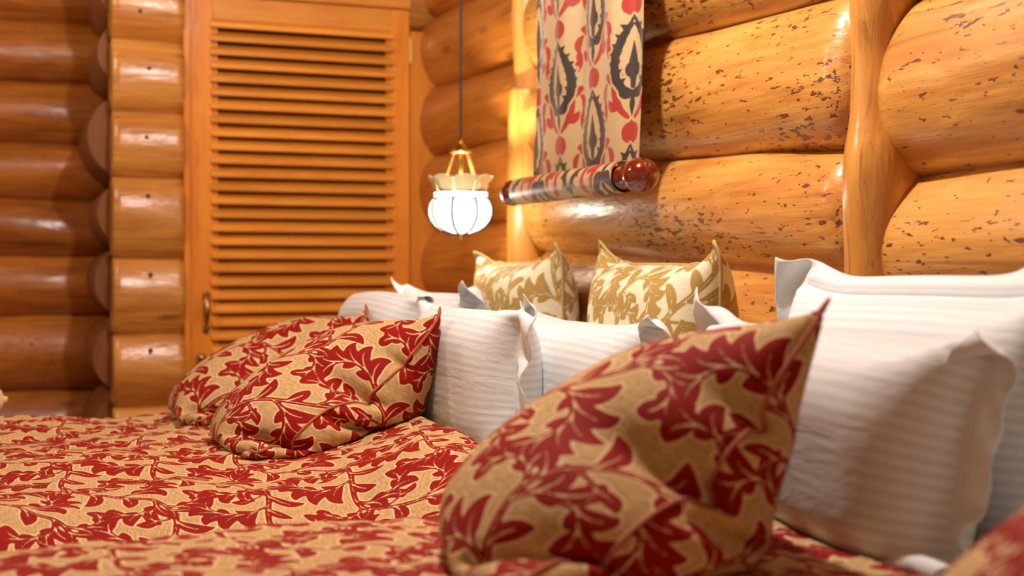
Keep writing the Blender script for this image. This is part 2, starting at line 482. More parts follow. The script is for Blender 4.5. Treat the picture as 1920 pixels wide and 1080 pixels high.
def solve_pillow(corners, W, H, n, m, fl=0, thick=0.10, planes=(), bed=None, steps=90, its=5, seed=0, sag=(0, 0, 0), grav=2.0,
                 pin=0.5, pin_end=0.05, extra=None, path=None, bend=0.25, pins=((0, 0), (1, 0), (1, 1), (0, 1)), crumple=0.004):
    """two sheets sewn at the rim, stuffed to a volume, resting on the bed and against planes"""
    rng = np.random.RandomState(seed)
    c = np.array(corners, float)
    u = np.linspace(0, 1, n)[:, None, None]; v = np.linspace(0, 1, m)[None, :, None]
    P0 = c[0] * (1 - u) * (1 - v) + c[1] * u * (1 - v) + c[2] * u * v + c[3] * (1 - u) * v
    P0 = P0 + np.array(sag)[None, None, :] * (4 * v * (1 - v))
    if path is not None:                                   # near side edge follows a bent path, the far side a copy of it between its own corners
        tt = np.array([q[0] for q in path]); pp = np.array([q[1] for q in path])
        ch = pp[0] + (pp[-1] - pp[0]) * tt[:, None]
        bow = np.stack([np.interp(np.linspace(0, 1, m), tt, (pp - ch)[:, kx]) for kx in range(3)], -1)
        P0 = P0 + bow[None] * (0.45 + 0.55 * u)
    du = W / (n - 1); dv = H / (m - 1); dg = math.hypot(du, dv)
    nn = np.cross(c[1] - c[0], c[3] - c[0]); nn /= np.linalg.norm(nn)
    bulge = 0.9 * thick * (np.sin(PI * u) * np.sin(PI * v)) ** 0.6
    P = np.stack([P0 + nn * bulge, P0 - nn * bulge])
    P += rng.normal(0, crumple, P.shape)
    weld = np.zeros((n, m), bool); weld[:fl + 1, :] = weld[-fl - 1:, :] = True; weld[:, :fl + 1] = weld[:, -fl - 1:] = True
    def wl():
        a = P.mean(0); P[0][weld] = a[weld]; P[1][weld] = a[weld]
    wl()
    if extra is not None:
        pin_ij = [(int(round((n - 1) * q[0])), int(round((m - 1) * q[1]))) for q in extra]
        pin_t = [np.array(q[2], float) for q in extra]; pin_w = [q[3] for q in extra]; pin_e = [q[4] for q in extra]
    else:
        pin_ij = [(int((n - 1) * a), int((m - 1) * b)) for a, b in pins]
        pin_t = [P0[i, j].copy() for i, j in pin_ij]; pin_w = [pin] * len(pins); pin_e = [pin_end] * len(pins)
    sets = []
    def add(di, dj, rest, k):
        for par in (0, 1):
            for neg in ((1, -1) if di and dj else (1,)):
                i = np.arange(0, n - di); j = np.arange(0, m - dj)
                if di: i = i[(i // di) % 2 == par]
                else: j = j[(j // dj) % 2 == par]
                I, J = np.meshgrid(i, j, indexing='ij')
                if neg > 0: sets.append((I, J, I + di, J + dj, rest, k))
                else: sets.append((I, J + dj, I + di, J, rest, k))
    add(1, 0, du, 1.0); add(0, 1, dv, 1.0); add(1, 1, dg, 0.35)
    add(2, 0, 2 * du, bend); add(0, 2, 2 * dv, bend)
    Vt = (W - 2 * fl * du) * (H - 2 * fl * dv) * thick
    prev = P.copy(); dt = 0.02
    wgt = np.ones((n, m, 1)); 
    for st in range(steps):
        nr = []
        for s in (0, 1):
            gu = np.gradient(P[s], axis=0); gv = np.gradient(P[s], axis=1)
            nr.append(np.cross(gu, gv))
        nr = np.stack(nr)
        vol = ((P[0] * nr[0]).sum() - (P[1] * nr[1]).sum()) / 3.0
        pr = np.clip((Vt - vol) / Vt, -0.6, 1.0) * 160.0
        acc = np.stack([nr[0], -nr[1]]) / (du * dv) * pr
        acc[..., 2] -= grav
        vel = (P - prev) * (0.90 if st < steps * 0.7 else 0.75)
        prev = P.copy()
        P += np.clip(vel, -0.03, 0.03) + acc * dt * dt
        for it in range(its):
            for I, J, I2, J2, rest, k in sets:
                a = P[:, I, J]; b = P[:, I2, J2]
                d = b - a; L = np.sqrt((d * d).sum(-1, keepdims=True)) + 1e-9
                corr = d * (0.5 * k * (L - rest) / L)
                P[:, I, J] = a + corr; P[:, I2, J2] = b - corr
            wl()
            fade = min(1.0, st / (0.8 * steps))
            for (i, j), tg, w0, w1 in zip(pin_ij, pin_t, pin_w, pin_e):
                pw = w0 + (w1 - w0) * fade
                q = P[0, i, j] * (1 - pw) + tg * pw
                P[0, i, j] = q; P[1, i, j] = q
            for pt, nm in planes:
                nm = np.array(nm, float); nm = nm / np.linalg.norm(nm)
                d = ((P - np.array(pt)) * nm).sum(-1, keepdims=True)
                hit = d < 0
                P = np.where(hit, P - d * nm, P)
                prev = np.where(hit, prev + (P - prev) * 0.5, prev)
            if bed is not None:
                z = bed(P[..., 0], P[..., 1])
                hit = P[..., 2] < z
                P[..., 2] = np.where(hit, z, P[..., 2])
                prev = np.where(hit[..., None], prev + (P - prev) * 0.6, prev)
    return P

def pillow_meshes(P, W, H, k, fl=0, pat=None, pat_off=(0, 0), shell=0.0012, pat_rot=0.0, name='cover'):
    n, m = P.shape[1:3]
    A = up_matrix(n, k); B = up_matrix(m, k)
    N, Mm = A.shape[0], B.shape[0]
    G = [np.einsum('ai,ijc,bj->abc', A, P[s], B) for s in (0, 1)]
    gu = np.gradient(G[0], axis=0); gv = np.gradient(G[0], axis=1)
    nr = np.cross(gu, gv); nr /= np.linalg.norm(nr, axis=-1, keepdims=True) + 1e-12
    gap = np.linalg.norm(G[0] - G[1], axis=-1, keepdims=True)
    lift = nr * shell * np.clip(1 - gap / 0.004, 0, 1)
    G[0] = G[0] + lift; G[1] = G[1] - lift
    V = np.concatenate([G[0].reshape(-1, 3), G[1].reshape(-1, 3)])
    Q = np.concatenate([grid_quads(N, Mm), grid_quads(N, Mm, N * Mm, True)])
    if fl:                                                    # close the rim of the flange
        idx = np.arange(N * Mm).reshape(N, Mm)
        loop = np.concatenate([idx[:-1, 0], idx[-1, :-1], idx[:0:-1, -1], idx[0, :0:-1]])
        l2 = np.roll(loop, -1)
        Q = np.concatenate([Q, np.stack([l2, loop, loop + N * Mm, l2 + N * Mm], 1)])
    me = arr_mesh(name, V, Q)
    uu, vv = np.meshgrid(np.linspace(0, W, N), np.linspace(0, H, Mm), indexing='ij')
    cl = np.stack([uu, vv, np.zeros_like(uu)], -1).reshape(-1, 3)
    set_attr(me, 'cl', np.concatenate([cl, cl + np.array([0.37, 0.21, 0])]), 'FLOAT_VECTOR')
    if fl:
        e = fl / (n - 1); f = fl / (m - 1)
        a = uu / W; b = vv / H
        fm = ((a < e) | (a > 1 - e) | (b < f) | (b > 1 - f)).astype(float).ravel()
        set_attr(me, 'flange', np.concatenate([fm, fm]))
    if pat is not None:
        ca, sa = math.cos(pat_rot), math.sin(pat_rot)
        def smp(du, dv):
            x = uu + pat_off[0] + du; y = vv + pat_off[1] + dv
            return pat.sample(ca * x - sa * y, sa * x + ca * y).ravel()
        set_attr(me, 'pat', np.concatenate([smp(0, 0), smp(0.13, 0.2)]))
    rim = np.concatenate([G[0][:-1, 0], G[0][-1, :-1], G[0][:0:-1, -1], G[0][0, :0:-1]])
    return me, rim

# ================================================================== THE SETTING
DX = -5.10                       # plane of the door
WY = 1.61                        # how far the wall logs bulge into the room
BACKING = M['dark_wood']

fl_o = box_obj('floor', (-7.2, -2.6, -0.05), (1.6, 2.1, 0.0), M['plank'])
tag(fl_o, 'brown plank floor under the two beds', kind='structure')
ce = box_obj('ceiling', (-7.2, -2.6, 2.80), (1.6, 2.1, 2.86), M['plank'])
tag(ce, 'wooden ceiling above the beds', kind='structure')
wall_back = box_obj('wall_back', (-5.30, 1.74, 0.0), (1.6, 1.95, 2.8), BACKING)
tag(wall_back, 'log wall of speckled varnished logs and upright posts behind the pillows', kind='structure')
wall_left = box_obj('wall_left', (-6.22, -2.6, 0.0), (-6.12, 1.95, 2.8), BACKING)
tag(wall_left, 'log wall of dark varnished logs around the louvred door', kind='structure')

def log(name, axis, a0, a1, z0, z1, h0, h1, depth, face, mat, parent, seed, sign=1, rnd=(0.0, 0.0), wob=0.006, seg=44):
    """round log from a0 to a1 along axis; centre heights z0,z1, half heights h0,h1, half depth; its face line lies at `face`"""
    rng = np.random.RandomState(seed)
    L = abs(a1 - a0); nl = max(10, int(L / 0.035))
    s = np.linspace(0, 1, nl)
    ends = []
    prof = np.ones(nl)
    pos = a0 + (a1 - a0) * s
    for side, r in ((0, rnd[0]), (1, rnd[1])):
        if r > 0:
            d = np.abs(pos - (a0 if side == 0 else a1))
            prof *= np.where(d < r, 1 - 0.30 * (1 - d / r) ** 2, 1)
    an = 2 * PI * np.arange(seg) / seg
    ph = rng.uniform(0, 2 * PI, 14); am = rng.uniform(0.3, 1.0, 14)
    X = pos[:, None]; Aa = an[None, :]
    nz = (am[0] * np.sin(2 * Aa + 1.7 * X + ph[0]) + am[1] * np.sin(3 * Aa - 2.9 * X + ph[1]) + am[2] * np.sin(4.1 * X + ph[2])
          + 0.6 * am[3] * np.sin(8.3 * X + ph[3] + Aa) + 0.45 * am[4] * np.sin(5 * Aa + 6.0 * X + ph[4]) + 0.3 * am[5] * np.sin(17 * X + 2 * Aa + ph[5]))
    k = prof[:, None] * (1 + wob / 0.12 * nz * 0.5)
    hz = (h0 + (h1 - h0) * s)[:, None] * k; dd = depth * k
    zc = (z0 + (z1 - z0) * s)[:, None]
    oz = zc + hz * np.sin(Aa)
    of = face + sign * depth - sign * dd * np.cos(Aa)
    mid = (a0 + a1) / 2; zm = (z0 + z1) / 2
    al = np.broadcast_to(X, oz.shape) - mid
    if axis == 'x':
        V = np.stack([al, of - face, oz - zm], -1); loc = (mid, face, zm)
    else:
        V = np.stack([of - face, al, oz - zm], -1); loc = (face, mid, zm)
    V = V.reshape(-1, 3)
    Q = [(i * seg + j, i * seg + (j + 1) % seg, (i + 1) * seg + (j + 1) % seg, (i + 1) * seg + j) for i in range(nl - 1) for j in range(seg)]
    Q = np.array(Q)
    bm = bmesh.new()
    vs = [bm.verts.new(p) for p in V]
    for q in Q: bm.faces.new([vs[a] for a in q])
    bm.faces.new(vs[:seg]); bm.faces.new(vs[-seg:])
    me = bm_mesh(name, bm, True)
    for p in me.polygons:
        if len(p.vertices) > 4: p.use_smooth = False
    o = link(name, me, mat, parent)
    o.location = loc
    return o

def zrow(px, ys, plane, val):
    return [(onX(px, y, val) if plane == 'X' else onY(px, y, val)).z for y in ys]

# headboard wall, stretch between the door corner and the slim post
OV = 0.014
def log_rows(axis, a0, a1, zl, zr, depth, face, mat, parent, seed, sign=1, rnd=(0, 0), wob=0.006):
    """zl, zr: seam heights at both ends, top first"""
    for i in range(len(zl) - 1):
        t0, b0, t1, b1 = zl[i], zl[i + 1], zr[i], zr[i + 1]
        log('log', axis, a0, a1, (t0 + b0) / 2, (t1 + b1) / 2, (t0 - b0) / 2 + OV, (t1 - b1) / 2 + OV, depth, face, mat, parent,
            seed + i, sign, rnd, wob)
E = EYE.z
log_rows('x', -5.20, -4.06, [E + z for z in (1.66, 1.34, 1.03, 0.745, 0.464, 0.155, -0.14, -0.44, -0.75, -1.08)],
         [E + z for z in (1.62, 1.30, 0.98, 0.705, 0.452, 0.165, -0.15, -0.46, -0.76, -1.08)], 0.115, WY, M['log_corner'], wall_back, 10)
XP = -2.165                                       # the broad post
log_rows('x', -4.05, XP - 0.075, [E + z for z in (1.60, 1.28, 0.95, 0.64, 0.355, 0.055, -0.26, -0.56, -0.84, -1.08)],
         [E + z for z in (1.50, 1.18, 0.87, 0.572, 0.245, -0.02, -0.31, -0.60, -0.86, -1.08)], 0.12, WY, M['log_x'], wall_back, 30,
         rnd=(0.10, 0.05), wob=0.008)
log_rows('x', XP + 0.02, 1.5, [E + z for z in (1.42, 1.12, 0.82, 0.52, 0.178, -0.13, -0.42, -0.74, -1.08)],
         [E + z for z in (1.46, 1.16, 0.86, 0.54, 0.21, -0.10, -0.41, -0.74, -1.08)], 0.13, WY - 0.005, M['log_x'], wall_back, 50,
         rnd=(0.06, 0), wob=0.008)

def post(name, x, y, r, prof, mat, parent, seed, z0=0.0, z1=2.8, seg=32, squash=1.0):
    rng = np.random.RandomState(seed)
    z = np.linspace(z0, z1, 90)
    an = 2 * PI * np.arange(seg) / seg
    rr = np.interp(z, [p[0] for p in prof], [p[1] for p in prof])
    xs = np.interp(z, [p[0] for p in prof], [p[2] for p in prof])
    ph = rng.uniform(0, 6, 6)
    k = 1 + 0.035 * np.sin(3 * an[None] + 2.2 * z[:, None] + ph[0]) + 0.025 * np.sin(2 * an[None] - 5 * z[:, None] + ph[1]) + 0.012 * np.sin(7 * an[None] + 3 * z[:, None])
    R = rr[:, None] * k
    V = np.stack([xs[:, None] + R * np.cos(an)[None], squash * R * np.sin(an)[None], np.broadcast_to(z[:, None] - (z0 + z1) / 2, R.shape)], -1).reshape(-1, 3)
    bm = bmesh.new(); vs = [bm.verts.new(p) for p in V]
    for i in range(89):
        for j in range(seg):
            bm.faces.new([vs[i * seg + j], vs[i * seg + (j + 1) % seg], vs[(i + 1) * seg + (j + 1) % seg], vs[(i + 1) * seg + j]])
    bm.faces.new(vs[:seg]); bm.faces.new(vs[-seg:])
    o = link(name, bm_mesh(name, bm, True), mat, parent)
    o.location = (x, y, (z0 + z1) / 2)
    return o
post('post', XP + 0.012, 1.655, 1, [(0, 0.070, 0), (0.9, 0.068, 0), (1.12, 0.067, 0), (1.26, 0.076, 0.006), (1.32, 0.074, 0.006), (1.40, 0.060, 0), (1.52, 0.056, -0.004),
                             (1.62, 0.066, 0.004), (1.75, 0.072, 0.006), (2.8, 0.075, 0)], M['post'], wall_back, 5, squash=1.15)
post('post', -4.05, 1.665, 1, [(0, 0.066, 0), (1.0, 0.064, 0), (1.3, 0.062, 0), (1.66, 0.062, 0), (1.70, 0.062, 0)], M['post'], wall_back, 8, 0.0, 1.70, squash=1.15)
post('post', -4.06, 1.680, 1, [(1.6, 0.052, 0), (1.75, 0.055, 0.0), (1.85, 0.060, 0.0), (2.8, 0.066, 0)], M['post'], wall_back, 9, 1.60, 2.8, squash=1.15)

# door wall: the dark stretch, the sawn ends and the pale stub
def ypx(px, X): return onX(px, 500, X).y
XL = -5.78
sl = [onX(90, y, XL).z for y in (-310, -195, -80, 35, 150, 266, 372, 478, 593, 734, 860, 990, 1120)]
log_rows('y', -2.6, ypx(222, XL), sl, sl, 0.15, XL, M['log_y'], wall_left, 70, sign=-1, wob=0.007)
XS = DX + 0.03
ss = [onX(280, y, XS).z for y in (-330, -200, -65, 73, 209, 331, 483, 628, 765, 910, 1090)]
ya, yb = ypx(213, XS), ypx(349, XS)
log_rows('y', ya, yb, ss, ss, 0.10, XS, M['log_pale'], wall_left, 90, sign=-1, wob=0.006)
XE = DX - 0.10
ends = [(-95, 70), (40 - 62, 60), (100, 62), (256, 80), (400, 62), (530, 66), (668, 70), (810, 72)]
for i, (cy, r) in enumerate(ends):
    c = onX(246, cy, XE); rr = r * (onX(246, 0, XE) - onX(246, 1, XE)).z
    log('sawn_log', 'x', XE - 0.62, XE, c.z, c.z, rr, rr, rr * 0.98, c.y - rr * 0.98, M['end_grain'], wall_left, 120 + i, wob=0.002)
# bolt holes bored in the pale stub
hole = None
for hx, hyy in ((263, 20), (280, 128), (275, 257), (278, 367), (283, 515), (283, 657)):
    p = onX(hx, hyy, XS + 0.002)
    if hole is None:
        bm = bmesh.new(); bmesh.ops.create_cone(bm, cap_ends=True, segments=12, radius1=0.008, radius2=0.0075, depth=0.05)
        bm.transform(Matrix.Rotation(PI / 2, 4, 'Y')); hole = bm_mesh('bolt_plug', bm)
    q = link('bolt_plug', hole, M['dark_wood'], wall_left); q.location = (XS - 0.024, p.y, p.z)
# log stretch above and behind the door head, right of the door
tr = onX(790, 30, DX + 0.02)
log('log', 'y', yb, 1.75, 2.23, 2.23, 0.16, 0.16, 0.12, DX + 0.0, M['log_pale'], wall_left, 140, sign=-1)
log('log', 'y', yb, 1.75, 2.52, 2.52, 0.16, 0.16, 0.12, DX + 0.0, M['log_pale'], wall_left, 141, sign=-1)

# ------------------------------------------------------------------ the louvred door
door = empty('door_1', (DX, ypx(560, DX), 0))
tag(door, 'orange pine louvred door with brass handle in the log wall', kind='structure')
def D(px, py, dx=0.0):
    return onX(px, py, DX + dx)
def dbox(name, p0, p1, x0, x1, mat, bev=0.003, parent=None):
    """box on the door plane between two (y,z) corners; x0..x1 relative to the door plane"""
    o = box_obj(name, (DX + x0 - door.location.x, p0[0] - door.location.y, p0[1]), (DX + x1 - door.location.x, p1[0] - door.location.y, p1[1]), mat, parent or door, bev)
    return o
yl0, yl1 = D(357, 400).y, D(400, 400).y
yr0, yr1 = D(734, 400).y, D(768, 400).y
ztop = D(560, 4).z
dbox('stile', (yl0, 0.01), (yl1, ztop), -0.035, 0.0, M['door_z'])
dbox('stile', (yr0, 0.01), (yr1, ztop), -0.035, 0.0, M['door_z'])
zs = [onX(400, 44.4 + 25.5 * i, DX).z for i in range(27)]
dbox('rail', (yl1, zs[0] + 0.018), (yr0, ztop), -0.033, -0.001, M['door_y'])
dbox('rail', (yl1, 0.01), (yr0, zs[-1] - 0.03), -0.033, -0.001, M['door_y'])
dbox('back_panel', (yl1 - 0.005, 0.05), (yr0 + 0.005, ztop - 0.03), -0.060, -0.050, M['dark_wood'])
nb = 0.020
dbox('louvre_strip', (yl1, zs[-1] - 0.03), (yl1 + nb, zs[0] + 0.02), -0.04, -0.006, M['door_z'])
dbox('louvre_strip', (yr0 - nb, zs[-1] - 0.03), (yr0, zs[0] + 0.02), -0.04, -0.006, M['door_z'])
# one blade, shared by all slats: leaning plate with a rounded lip
bm = bmesh.new()
hw = (yr0 - yl1) / 2 + 0.010
sec = [(0.012, -0.016), (0.016, -0.012), (0.016, 0.000), (0.013, 0.006), (-0.038, 0.036), (-0.042, 0.028)]
ring = [[bm.verts.new((x, s * hw, z)) for x, z in sec] for s in (-1, 1)]
for k in range(len(sec)):
    k2 = (k + 1) % len(sec)
    bm.faces.new([ring[0][k], ring[0][k2], ring[1][k2], ring[1][k]])
bm.faces.new(ring[0]); bm.faces.new(ring[1])
blade = bm_mesh('slat', bm)
for z in zs:
    o = link('slat', blade, M['door_y'], door)
    o.location = (0.0, (yl1 + yr0) / 2 - door.location.y, z)
# casing
casing = empty('trim_1', (DX, ypx(560, DX), 0)); tag(casing, 'pine casing boards around the louvred door', kind='structure')
def cbox(name, y0, z0, y1, z1, x0, x1, mat):
    return box_obj(name, (x0, y0 - casing.location.y, z0), (x1, y1 - casing.location.y, z1), mat, casing, 0.003)
cbox('casing_board', D(345, 400).y, 0.0, D(356, 400).y, ztop + 0.09, -0.12, 0.012, M['door_z'])
cbox('casing_board', D(769.5, 400).y, 0.0, D(836, 400).y, ztop - 0.085, -0.12, 0.006, M['door_z'])
cbox('casing_board', D(356, 400).y, ztop + 0.004, D(769, 400).y, ztop + 0.09, -0.12, 0.012, M['door_y'])
# hardware
hy = D(386, 590).y - door.location.y
def hz(py): return D(386, py).z
hd = link('handle', tube_mesh('handle', [(0.004, hy, hz(548)), (0.020, hy, hz(556)), (0.032, hy, hz(570)), (0.036, hy, hz(585)), (0.030, hy, hz(600)), (0.010, hy, hz(612))],
                              [0.006, 0.007, 0.011, 0.012, 0.008, 0.005], 12), M['brass'], door)
hd['label'] = 'brass pull handle'
for z0, z1 in ((544, 562), (604, 626)):
    zc = (hz(z0) + hz(z1)) / 2; hh = (hz(z0) - hz(z1)) / 2
    bm = bmesh.new(); bmesh.ops.create_uvsphere(bm, u_segments=16, v_segments=10, radius=1)
    for v in bm.verts:
        s = 1 + 0.22 * math.cos(5 * math.atan2(v.co.z, v.co.y))
        v.co = Vector((0.004 + v.co.x * 0.006, hy + v.co.y * 0.014 * s, zc + v.co.z * hh * s))
    link('escutcheon', bm_mesh('escutcheon', bm, True), M['brass'], hd)
kn = D(376, 670)
lathe('knob', [(0.0, 0.045), (0.012, 0.043), (0.018, 0.034), (0.016, 0.024), (0.008, 0.018), (0.007, 0.004), (0.016, 0.002), (0.016, 0.0)], 20, M['brass'], door,
      (0, kn.y - door.location.y, kn.z), 'x')
hb = D(769, 95)
bm = bmesh.new(); box(bm, (0.0, hb.y - door.location.y - 0.006, hb.z - 0.058), (0.012, hb.y - door.location.y + 0.006, hb.z + 0.058), 0.004)
link('hinge', bm_mesh('hinge', bm), M['brass'], door)

# ================================================================== BEDS
ZB = 0.665
LB = (-4.10, -2.20); RB = (-2.10, -0.30)           # duvet extents along the wall
def smoothstep(a, b, x):
    t = np.clip((x - a) / (b - a), 0, 1); return t * t * (3 - 2 * t)
def puff(x, y, s):
    return (0.5 * np.sin(6.1 * x + 2.3 * y + s) * np.sin(4.7 * y - 1.9 * x + 1.3 * s) + 0.3 * np.sin(11.3 * x - 6.2 * y + 2 * s) * np.sin(8.1 * y + 3.3 * x + s)
            + 0.16 * np.sin(19 * x + 9 * y + 3 * s) * np.sin(15 * y - 7 * x))
def bed_left(x, y):
    z = ZB + 0.062 * smoothstep(0.62, 0.93, y) + 0.027 * puff(x, y, 0.7)
    z -= 0.085 * smoothstep(-2.72, -2.24, x) ** 1.5 * (1 - 0.6 * smoothstep(0.6, 0.9, y))
    z -= 0.04 * smoothstep(-3.9, -4.1, x)
    return z
def bed_right(x, y):
    z = ZB + 0.045 + 0.012 * smoothstep(-2.0, -1.55, x) * smoothstep(0.1, 0.5, y) + 0.018 * puff(x, y, 4.1)
    z -= 0.03 * smoothstep(-1.75, -2.10, x)
    return z

def bed(name, x0, x1, label, near):
    b = empty(name, ((x0 + x1) / 2, 0.55, 0)); tag(b, label, 'bed', 'twin beds')
    cx = (x0 + x1) / 2
    hwid = (x1 - x0) / 2 - 0.05
    def bb(nm, lo, hi, mat, bev):
        return box_obj(nm, lo, hi, mat, b, bev)
    bb('base', (-hwid, -1.00, 0.12), (hwid, 1.00, 0.34), M['plank'], 0.01)
    bb('mattress', (-hwid + 0.05, -1.00, 0.34), (hwid - 0.05, 1.00, 0.56), M['sheet'], 0.04)
    bb('sheet', (-hwid + 0.05, 0.43, 0.56), (hwid - 0.05, 0.99, 0.668), M['sheet'], 0.03)
    for sx in (-1, 1):
        for sy in (-1, 1):
            bb('leg', (sx * (hwid - 0.06) - 0.03, sy * 0.92 - 0.03, 0), (sx * (hwid - 0.06) + 0.03, sy * 0.92 + 0.03, 0.12), M['plank'], 0.004)
    return b
bed('bed', LB[0], LB[1], 'bed on the louvred door side, below the patterned wall hanging', False)
bed('bed', RB[0], RB[1], 'bed standing below the broad upright post of the log wall', True)

def duvet(name, x0, x1, y0, y1, hf, label, step, seed, off, rot=0.0):
    """puffy cover: top follows hf, rolls over both long sides and hangs"""
    top_w = x1 - x0; r = 0.075; hang = 0.30
    s = np.arange(-(hang + r * 1.57), top_w - 2 * r + hang + r * 1.57 + step, step)
    y = np.arange(y0, y1 + step, step)
    Sx, Y = np.meshgrid(s, y, indexing='ij')
    inner = top_w - 2 * r
    X = np.where(Sx < 0, 0, np.where(Sx > inner, inner, Sx)) + x0 + r
    Z = np.zeros_like(X)
    for side in (-1, 1):
        e = (-Sx) if side < 0 else (Sx - inner)
        th = np.clip(e / r, 0, PI / 2); dn = np.clip(e - r * PI / 2, 0, None)
        X = X + np.where(e > 0, side * (r * np.sin(th) + 0.012 * np.sin(9 * Y + seed) * smoothstep(0, 0.2, dn)), 0)
        Z = Z - np.where(e > 0, r * (1 - np.cos(th)) + dn, 0)
    Xc = np.clip(X, x0, x1)
    Z = Z + hf(Xc, Y) + 0.0028 * np.sin(37 * X + 21 * Y + seed) * np.sin(29 * Y - 13 * X) + 0.0015 * np.sin(83 * Y + 9 * np.sin(7 * X)) * np.sin(23 * X)
    # rolled edge towards the pillows
    e = smoothstep(y1 - 0.05, y1, Y); Z = Z - 0.06 * e * e
    n, m = X.shape
    me = arr_mesh(name, np.stack([X, Y, Z], -1).reshape(-1, 3), grid_quads(n, m))
    cl = np.stack([Sx + off[0], Y + off[1], 0 * Y], -1)
    set_attr(me, 'cl', cl.reshape(-1, 3), 'FLOAT_VECTOR')
    ca, sa = math.cos(rot), math.sin(rot)
    px, py = cl[..., 0], cl[..., 1]
    set_attr(me, 'pat', SCROLL.sample(ca * px - sa * py, sa * px + ca * py).ravel())
    o = link(name, me, M['red_damask'])
    tag(o, label, 'duvet', 'red damask duvets')
    sd = o.modifiers.new('thickness', 'SOLIDIFY'); sd.thickness = 0.012; sd.offset = -1
    return o
duvet('duvet', LB[0], LB[1], -0.62, 0.985, bed_left, 'red and gold leaf damask duvet under the two red cushions side by side', 0.0036, 1.0, (0.05, 0.11), 1.15)
duvet('duvet', RB[0], RB[1], -0.62, 1.10, bed_right, 'red and gold leaf damask duvet on the bed below the broad post', 0.0050, 2.0, (0.21, 0.02), 0.95)

# ================================================================== PILLOWS AND CUSHIONS
def cushion(name, P, W, H, k, mat, pipe_mat, pat_off, rot, label, group, pr=0.0032):
    me, rim = pillow_meshes(P, W, H, k, 0, SCROLL, pat_off, pat_rot=rot, name='cover')
    base = Vector(((P[..., 0].min() + P[..., 0].max()) / 2, (P[..., 1].min() + P[..., 1].max()) / 2, float(P[..., 2].min())))
    t = empty(name, base); tag(t, label, 'cushion', group)
    sh = -np.array(base)
    me.transform(Matrix.Translation(-base))
    link('cover', me, mat, t)
    link('piping', tube_mesh('piping', rim[::2] + sh, pr, 6, True), pipe_mat, t)
    return t
def red_cushion(path, fb, ft, planes, bedf, seed, off, rot, label, H=0.66, W=0.54, thick=0.125, k=5, hold=0.25, bend=0.3):
    """path: (v, (x, y, z)) points of the near side seam from its foot on the bed to its top corner"""
    ex = [(1, v_, p, 0.5, hold) for v_, p in path] + [(0, 0, fb, 0.5, 0.03), (0, 1, ft, 0.5, 0.06)]
    P = solve_pillow([fb, path[0][1], path[-1][1], ft], W, H, 38, 42, 0, thick, planes, bedf, seed=seed, grav=2.5, extra=ex, path=path, bend=bend, crumple=0.002)
    return cushion('cushion', P, W, H, k, M['red_damask'], M['red_pipe'], off, rot, label, 'red damask cushions')

red_cushion([(0, (-2.93, 0.525, 0.68)), (0.20, (-2.94, 0.64, 0.67)), (0.56, (-2.97, 0.84, 0.755)), (0.76, (-2.97, 0.905, 0.86)), (1, (-2.95, 0.985, 1.015))],
            (-3.34, 0.73, 0.70), (-3.38, 0.99, 0.92), [((0, 0.985, 0.80), (0, -1, 0.03))], bed_left, 1, (0.02, 0.0), 0.5,
            'red damask cushion leaning on the white pillow nearer the gap between the beds', k=6)
red_cushion([(0, (-3.57, 0.495, 0.68)), (0.20, (-3.58, 0.61, 0.67)), (0.56, (-3.60, 0.80, 0.76)), (0.76, (-3.61, 0.88, 0.86)), (1, (-3.60, 0.975, 1.005))],
            (-3.96, 0.68, 0.70), (-4.00, 0.985, 0.92), [((0, 0.985, 0.80), (0, -1, 0.03))], bed_left, 2, (0.19, 0.12), 0.8,
            'red damask cushion on the louvred door side of its bed, leaning on a white pillow')
red_cushion([(0, (-1.33, 0.53, 0.725)), (0.25, (-1.36, 0.675, 0.73)), (0.53, (-1.38, 0.845, 0.785)), (0.74, (-1.37, 0.895, 0.885)), (1, (-1.34, 0.96, 1.07))],
            (-1.74, 0.86, 0.73), (-1.73, 1.06, 0.97), [((0, 1.08, 0.80), (0, -1, 0.05)), ((-1.34, 0.955, 1.02), (-0.24, -0.95, 0.22))], bed_right, 3, (0.28, 0.31), 0.35,
            'red damask cushion with pointed top corner on the bed below the broad post', H=0.635, W=0.53, thick=0.122, hold=0.35, bend=0.5)
red_cushion([(0, (-0.53, 0.82, 0.72)), (0.5, (-0.53, 0.96, 0.80)), (1, (-0.53, 1.14, 1.00))],
            (-1.035, 0.93, 0.72), (-1.02, 1.14, 0.98), [((0, 1.18, 0.80), (0, -1, 0.05))], bed_right, 4, (0.4, 0.2), 0.6,
            'red damask cushion mostly out of view beside the white pillow corner', k=3)

def white_pillow(c, W, H, planes, bedf, seed, label, group, thick=0.13, fl=3, n=48, m=34, k=3, grav=1.0, crumple=0.005, **kw):
    P = solve_pillow(c, W, H, n, m, fl, thick, planes, bedf, seed=seed, grav=grav, pin=0.35, pin_end=0.10, bend=0.55, crumple=crumple, **kw)
    me, rim = pillow_meshes(P, W, H, k, fl, name='pillow')
    base = Vector(((P[..., 0].min() + P[..., 0].max()) / 2, (P[..., 1].min() + P[..., 1].max()) / 2, float(P[..., 2].min())))
    me.transform(Matrix.Translation(-base))
    o = link('pillow', me, M['white']); o.location = base
    tag(o, label, 'pillow', group)
    return o
def wp(xl, xr, yb, yt, zl, zr, seed, label, group, zb=0.70, yl=0.0, planes=(), bedf=None, **kw):
    c = [(xl, yb + yl, zb), (xr, yb, zb), (xr, yt, zr), (xl, yt + yl, zl)]
    return white_pillow(c, kw.pop('W', 0.76), kw.pop('H', 0.50), planes, bedf, seed, label, group, **kw)
flatl = lambda x, y: np.full_like(x, 0.672)
GL = 'white pillows on the louvred door side bed'
GR = 'white pillows on the bed below the post'
